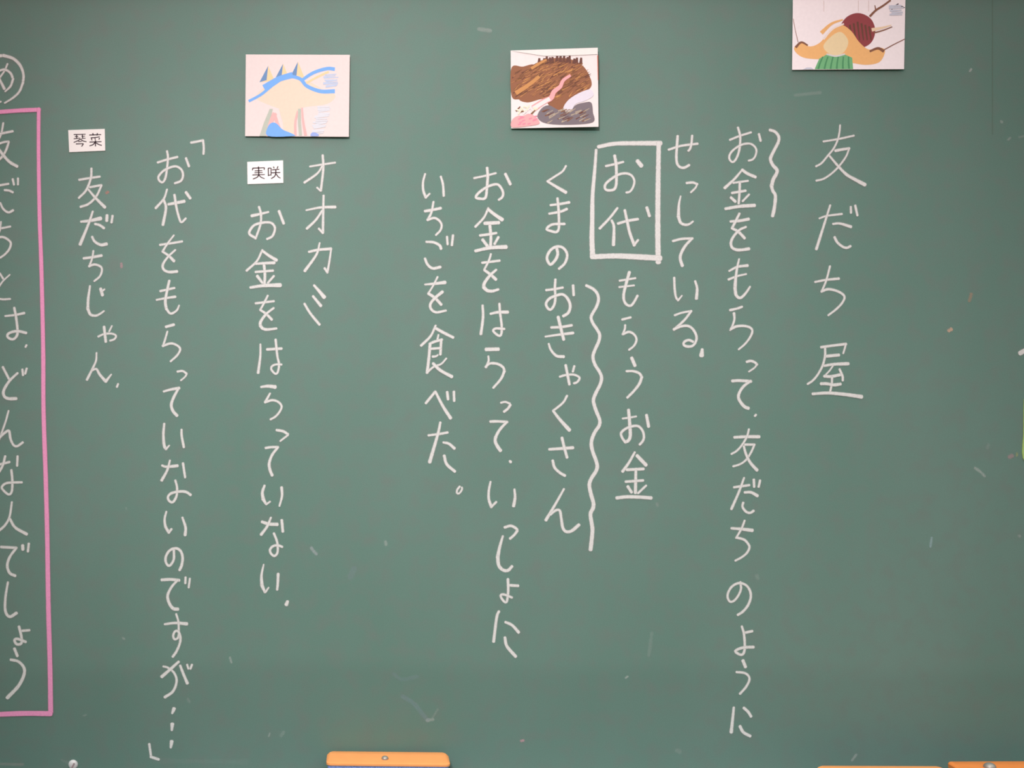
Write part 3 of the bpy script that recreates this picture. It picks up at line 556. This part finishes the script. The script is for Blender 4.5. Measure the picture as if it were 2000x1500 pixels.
# left card: a plain made-up landscape, blue ribbons over cream hills
def art_blue(pa, br):
    pa([(500, 190), (528, 165), (560, 158), (600, 160), (630, 176), (655, 188), (640, 204), (600, 210), (560, 216), (520, 204)], 1)
    for x, y0, hgt, wd in ((522, 158, 28, 15), (551, 152, 26, 14), (580, 152, 30, 15)):     # three peaks
        pa([(x-wd, y0+4), (x+2, y0-hgt), (x+wd, y0+2)], 5, False); pa([(x-wd, y0+4), (x+2, y0-hgt), (x-1, y0)], 3, False)
    br([(486, 199), (510, 186), (535, 166), (560, 152), (585, 155), (600, 170), (626, 180), (654, 180)], 5, 8, 2)
    br([(515, 172), (545, 156), (572, 148)], 10, 12, 2)
    br([(590, 158), (612, 144), (638, 136), (654, 137)], 6, 7, 2); br([(598, 164), (620, 152), (642, 142)], 4, 4, 5)
    hatch(br, 634, 658, 149, 172, 9, 2.6, 4)
    hatch(br, 622, 646, 210, 262, 18, 3.2, 7, -14)
    pa([(507, 267), (516, 240), (527, 214), (533, 214), (526, 242), (520, 267)], 6, False)
    br([(522, 266), (528, 244), (537, 222)], 6, 9, 8); br([(536, 222), (541, 240), (548, 258)], 6, 7, 8)
    pa([(545, 214), (588, 210), (578, 228), (576, 267), (556, 267), (552, 238)], 1, False)
    br([(577, 266), (577, 240), (582, 218)], 5, 4, 8); br([(587, 266), (585, 238), (585, 214)], 6, 6, 6); br([(597, 266), (592, 238), (590, 212)], 6, 3, 8)
    pa([(524, 267), (523, 250), (531, 241), (541, 243), (552, 254), (570, 262), (574, 267)], 2)
    pa([(607, 267), (610, 260), (620, 262), (622, 267)], 9)
card([(480.4, 107.7), (683.2, 109.2), (681.2, 268.7), (479, 267.0)], 0.0006, 0.0045, math.radians(-0.8),
     [(227, 213, 211), (229, 209, 190), (116, 171, 238), (104, 140, 186), (186, 200, 226), (240, 206, 160), (184, 190, 178), (214, 216, 224), (240, 178, 176), (150, 170, 226)],
     art_blue, 'cream picture card with blue ribbons of paint, leftmost of the three cards')
# middle card: brown streaky mound, pink patch, pale bands
def art_brown(pa, br):
    pa([(998, 134), (1020, 132), (1040, 128), (1050, 140), (1046, 165), (1036, 190), (1012, 196), (998, 188)], 1)
    pa([(1034, 140), (1052, 122), (1080, 116), (1110, 118), (1136, 132), (1150, 155), (1152, 172), (1138, 184), (1112, 196), (1104, 216), (1076, 214), (1060, 196), (1030, 202), (1012, 194), (1030, 170)], 1)
    for i in range(13):                                                            # dark treeline along the ridge
        x = 1052+i*6.6+random.uniform(-2, 2); br([(x, 124+abs(i-6)*0.9), (x+1, 111+abs(i-6)*0.9+random.uniform(-2, 3))], 7, 4, 2)
    for i in range(420):
        x = random.uniform(1002, 1146); y = random.uniform(124, 196)
        if (x < 1036 and y < 138) or (x > 1130 and (y > 180 or y < 138)) or (x < 1060 and y > 186) or (x > 1096 and y > 186): continue
        br([(x-random.uniform(3, 9), y+random.uniform(1, 6)), (x+random.uniform(3, 8), y-random.uniform(1, 5))], random.uniform(0.8, 2.2), 0.6, random.choice((2, 3, 4, 4, 13, 13)))
    br([(1006, 184), (1028, 170), (1052, 152)], 9, 6, 3); br([(1036, 136), (1060, 122), (1066, 120)], 6, 4, 3)
    br([(1040, 214), (1058, 202), (1074, 194), (1080, 182), (1092, 172), (1098, 160), (1112, 150)], 13, 5, 7); br([(1040, 214), (1058, 203), (1072, 195)], 8, 7, 0)
    pa([(1098, 216), (1106, 200), (1126, 186), (1150, 178), (1156, 190), (1140, 200), (1122, 206), (1112, 220)], 6)
    pa([(1112, 219), (1122, 208), (1140, 203), (1152, 204), (1155, 222), (1154, 242), (1100, 246), (1062, 242), (1048, 230), (1056, 214), (1070, 208), (1086, 216), (1098, 220)], 5)
    for i in range(46):
        x = random.uniform(1062, 1146); y = random.uniform(216, 240)
        br([(x-6, y+3), (x+6, y-random.uniform(1, 5))], 2.4, 1, random.choice((2, 8, 8, 5, 4)))
    for i in range(16):
        x = random.uniform(1002, 1050); br([(x-4, random.uniform(206, 226)), (x+4, random.uniform(206, 226))], 3.5, 2, random.choice((9, 9, 0, 4)))
    pa([(999, 236), (1010, 228), (1020, 228), (1032, 224), (1044, 230), (1052, 243), (1030, 248), (999, 250)], 7)
    for i in range(14):
        x = random.uniform(1004, 1046); y = random.uniform(230, 246); br([(x-3, y), (x+3, y-2)], 3, 2, 10)
    pa([(998, 101.5), (1163.5, 98.5), (1164, 110), (1104, 112), (1060, 112)], 11, False)
    br([(1164.2, 112), (1165, 160)], 1.6, 1.2, 12)
card([(996.5, 100.5), (1164.5, 97.0), (1166.0, 250.5), (997.5, 252.0)], 0.0022, 0.0060, math.radians(-2.6),
     [(236, 226, 225), (146, 96, 68), (104, 66, 56), (200, 142, 86), (126, 84, 56), (122, 112, 118), (222, 216, 228), (240, 168, 170), (176, 160, 140), (236, 226, 202), (238, 140, 160), (238, 230, 226), (186, 92, 60), (174, 118, 78)],
     art_brown, 'white picture card with streaky brown paint and a pink patch, above the boxed writing')
# right card: orange dunes, dark red dome, green stripes
def art_orange(pa, br):
    pa([(1638, 60), (1650, 36), (1674, 27), (1698, 38), (1707, 62), (1698, 86), (1674, 96), (1650, 86)], 2)          # red disc behind the dunes
    for i in range(7): br([(1650+i*7.5, 44+abs(i-3)*3), (1654+i*7.5, 80)], 4, 2.5, 6)
    pa([(1549, 96), (1562, 84), (1580, 92), (1600, 84), (1618, 62), (1640, 50), (1660, 62), (1676, 84), (1694, 98), (1712, 94), (1726, 100), (1716, 122), (1690, 128), (1660, 124), (1620, 118), (1580, 116), (1560, 110)], 1)
    pa([(1606, 92), (1622, 72), (1640, 64), (1654, 80), (1650, 98), (1636, 110), (1620, 108)], 4)
    br([(1602, 66), (1622, 48), (1644, 40)], 8, 3, 1); br([(1606, 78), (1624, 58), (1646, 48)], 4, 3, 5)
    br([(1552, 94), (1563, 84), (1576, 90)], 5, 3, 3); br([(1696, 102), (1712, 96), (1724, 102)], 4, 6, 3)
    br([(1700, 60), (1720, 56), (1738, 51)], 7, 2, 9); br([(1704, 66), (1722, 61), (1740, 54)], 3, 2, 3)
    pa([(1589, 136.5), (1598, 116), (1612, 108), (1630, 112), (1648, 108), (1662, 114), (1664, 136.3)], 7, False)
    for i in range(6): br([(1596+i*12, 136), (1600+i*11, 124), (1605+i*10, 112)], 3.4, 2.4, 10)
    br([(1612, 107), (1630, 111), (1648, 107)], 3, 3, 8)
    br([(1557, 84), (1551, 58), (1547.6, 38)], 1.2, .9, 3); br([(1722, 100), (1742, 89), (1764, 78)], 2, 1.6, 3)
    br([(1696, 34), (1708, 22), (1722, 13), (1737, 2)], 4.5, 3.5, 3); br([(1708, 22), (1706, 12)], 3, 1.5, 3)
    br([(1737, 24), (1742, 16), (1752, 9)], 2, 2, 11); br([(1752, 13), (1758, 14), (1764, 17)], 2, 1.5, 11)
    hatch(br, 1736, 1760, 14, 30, 5, 4, 12)
    for x in (1607, 1674, 1694): br([(x, 24), (x, 3)], .8, .8, 13)
    pa([(1566, 136.8), (1574, 133), (1582, 133), (1588, 136.6)], 12, False)
card([(1547.0, 1.0), (1765.5, 0.0), (1763.0, 136.5), (1545.5, 137.5)], 0.0006, 0.0035, math.radians(-0.4),
     [(252, 243, 246), (246, 190, 126), (152, 72, 76), (140, 96, 76), (242, 220, 176), (246, 232, 226), (112, 72, 60), (120, 186, 132), (224, 222, 222), (242, 216, 184), (84, 150, 104), (92, 84, 92), (206, 210, 224), (214, 196, 190)],
     art_orange, 'picture card with orange paint and green stripes, highest of the three cards')

def name_tag(corners, text, ox, oy, label):
    org = (sum(c[0] for c in corners)/4, sum(c[1] for c in corners)/4); p = P(*org); th = 0.0010
    root = empty('name_tag', (p.x, -0.0002, p.z))
    bm = bmesh.new()
    lo = [bm.verts.new(((x-org[0])*S, 0, -(y-org[1])*S)) for x, y in corners]
    hi = [bm.verts.new(((x-org[0])*S, -th, -(y-org[1])*S)) for x, y in corners]
    bm.faces.new(hi); bm.faces.new(list(reversed(lo)))
    for i in range(4): bm.faces.new((lo[i], lo[(i+1) % 4], hi[(i+1) % 4], hi[i]))
    bmesh.ops.recalc_face_normals(bm, faces=bm.faces)
    from_bm('tag_plate', bm, M['paper'], root)
    bm = bmesh.new()
    for line in text.strip().split('|'):
        f = line.split(); w_ = float(f[0])/15
        brush(bm, [(ox+float(q.split(',')[0])/20, oy+float(q.split(',')[1])/20) for q in f[1:]], w_, w_*0.85, 0, -th-0.00004, org)
    from_bm('printed_text', bm, M['ink'], root)
    tag(root, label, 'name tag', 'printed name tags on the chalkboard')
name_tag([(133.5, 254.5), (204.8, 252.0), (205.7, 294.5), (135.5, 297.5)], """28 385,465 850,450|30 500,465 500,620|26 430,540 565,538|28 385,630 640,600|30 722,455 738,605|26 690,530 830,525|26 690,612 850,605
|32 655,635 540,705 385,772|32 660,645 750,712 885,745|28 560,738 700,728|32 470,830 765,818|32 765,818 735,870 690,932
|32 990,482 1455,465|32 1130,405 1150,500|32 1312,405 1290,500|32 1050,592 1230,578 1405,552|30 1075,612 1100,690|28 1215,600 1230,680|34 1395,590 1370,660
|32 1000,758 1470,740|36 1235,690 1235,925|34 1222,770 1130,860 1000,905|32 1262,790 1360,850 1485,885""", 125, 240,
         'small white printed tag near the pink frame, above a short column of writing')
name_tag([(483, 316.5), (553, 313.5), (553.5, 357.5), (483.5, 360.0)], """34 698,510 700,570|32 462,660 475,572|32 465,575 932,558|30 932,558 918,645|28 550,682 850,670|28 540,757 860,745|30 455,842 945,825
|36 700,565 708,720 700,840 650,925 480,1000|30 722,855 800,930 940,985|32 1080,570 1085,885|30 1080,575 1190,570|30 1190,570 1188,865|28 1080,855 1190,838
|32 1280,510 1312,585|32 1462,500 1420,600|32 1220,642 1512,620|32 1205,758 1552,745|36 1375,640 1372,760 1330,890 1190,985|32 1390,800 1470,915 1562,965""", 470, 300,
         'small white printed tag below the blue and cream picture card')

# card that only just enters the photo at the right edge
o_px = [(1999.2, 779), (1998.6, 800), (1998.2, 850), (1996.4, 868), (1995.6, 884), (1997.0, 894), (2000, 900), (2090, 903), (2096, 782), (2040, 778)]
org = (2046, 840)
bm = bmesh.new()
lo = [bm.verts.new(((x-org[0])*S, 0, -(y-org[1])*S)) for x, y in o_px]; hi = [bm.verts.new(((x-org[0])*S, -0.0012, -(y-org[1])*S)) for x, y in o_px]
bm.faces.new(hi); bm.faces.new(list(reversed(lo)))
for i in range(len(lo)): bm.faces.new((lo[i], lo[(i+1) % len(lo)], hi[(i+1) % len(lo)], hi[i]))
bmesh.ops.recalc_face_normals(bm, faces=bm.faces)
p = P(*org)
o = from_bm('green_card', bm, flat('yellow_green_card', (170, 200, 120), 0.6), None, (p.x, -0.0003, p.z))
tag(o, 'yellow-green card just entering the photo at its right edge', 'card')

# ------------------------------------------------------------------ tray and erasers
TZ = BZ-0.004                            # tray surface
tray = empty('chalk_tray', (0, 0, TZ-0.02))
tag(tray, 'narrow ledge along the foot of the chalkboard carrying the erasers', 'chalk tray')
bm = bmesh.new(); box(bm, -1.8, 1.8, -0.135, 0.034, 0, 0.02, 0.002)
from_bm('ledge', bm, M['alu'], tray)
bm = bmesh.new(); box(bm, -1.8, 1.8, -0.141, -0.1352, 0, 0.026, 0.002)
from_bm('front_lip', bm, M['alu'], tray)

def cover(bm, w, d, h, near_drop, z):
    """vinyl cover: round-cornered, flat ridge at the back and a face sloping down towards the room"""
    def ring(x, y0, y1, zz0, zz1, r, seg=6):          # y0 = room side, y1 = board side
        vs = []
        for cx, cy, a0 in ((x-r, y1-r, 0), (-x+r, y1-r, 90), (-x+r, y0+r, 180), (x-r, y0+r, 270)):
            for k in range(seg+1):
                a = math.radians(a0+90*k/seg); px, py = cx+r*math.cos(a), cy+r*math.sin(a)
                vs.append(bm.verts.new((px, py, zz0+(zz1-zz0)*(py-y0)/(y1-y0))))
        return vs
    W, D = w/2, d/2
    R = [ring(W, -D, D, z, z, .008), ring(W, -D, D, z+h-near_drop, z+h-near_drop, .008),
         ring(W-.0012, -D+.0016, D-.0008, z+h-near_drop+.001, z+h-near_drop+.0015, .0075),
         ring(W-.0035, -D+.003, D-.0015, z+h-near_drop+.0014, z+h-.0006, .007),
         ring(W-.006, D*0.25, D-.0025, z+h-.0002, z+h, .005)]
    n = len(R[0])
    for p, q in zip(R, R[1:]):
        for i in range(n): bm.faces.new((p[i], p[(i+1) % n], q[(i+1) % n], q[i]))
    bm.faces.new(R[-1]); bm.faces.new(list(reversed(R[0])))
def eraser(x, far, rot, w, d, felt_h, top_h, drop, vinyl, label, rivets):
    """far = distance of the back edge from the board"""
    root = empty('chalkboard_eraser', (x, -far-d/2, TZ)); root.rotation_euler = (0, 0, rot)
    bm = bmesh.new(); rounded_slab(bm, w-0.004, d-0.003, felt_h, 0.006, 0, 0)
    from_bm('felt_pad', bm, M['felt'], root)
    bm = bmesh.new(); cover(bm, w, d, top_h, drop, felt_h)
    cv = from_bm('vinyl_cover', bm, vinyl, root, (0, 0, 0), True)
    md = cv.modifiers.new('edge', 'EDGE_SPLIT'); md.split_angle = math.radians(40)
    for rx, ry, rr in rivets:
        bm = bmesh.new(); bmesh.ops.create_uvsphere(bm, u_segments=20, v_segments=12, radius=rr)
        for v in bm.verts: v.co.z *= 0.8
        zz = felt_h+top_h-(drop*0.6*max(0.0, (d*0.125-ry)/(d*0.625)))
        from_bm('rivet', bm, M['rivet'], root, (rx, ry, zz), True)
    tag(root, label, 'eraser', 'erasers on the chalk tray')
    return root
def ex(px, depth): return CAMX+((px-1000)*S-CAMX)*(DIST-depth)/DIST
FH = 0.8285-TZ-0.0075
eraser(ex(757.5, .033), .008, math.radians(-2.0), 0.188, 0.050, FH, 0.0075, 0.0045, M['orange'],
       'orange-topped chalkboard eraser with blue felt, alone on the left', [(-0.0045, -0.008, 0.0054)])
eraser(ex(1715.5, .078), .078, math.radians(-0.7), 0.188, 0.042, FH, 0.0075, 0.003, M['orange'],
       'pale orange chalkboard eraser between the lone one and the bright one', [(0.0, -0.004, 0.0042)])
eraser(ex(1963, .056), .056, math.radians(0.7), 0.180, 0.060, FH, 0.0075, 0.002, M['bright'],
       'bright orange chalkboard eraser at the lower right corner of the photo', [(-0.040, 0.000, 0.0090)])
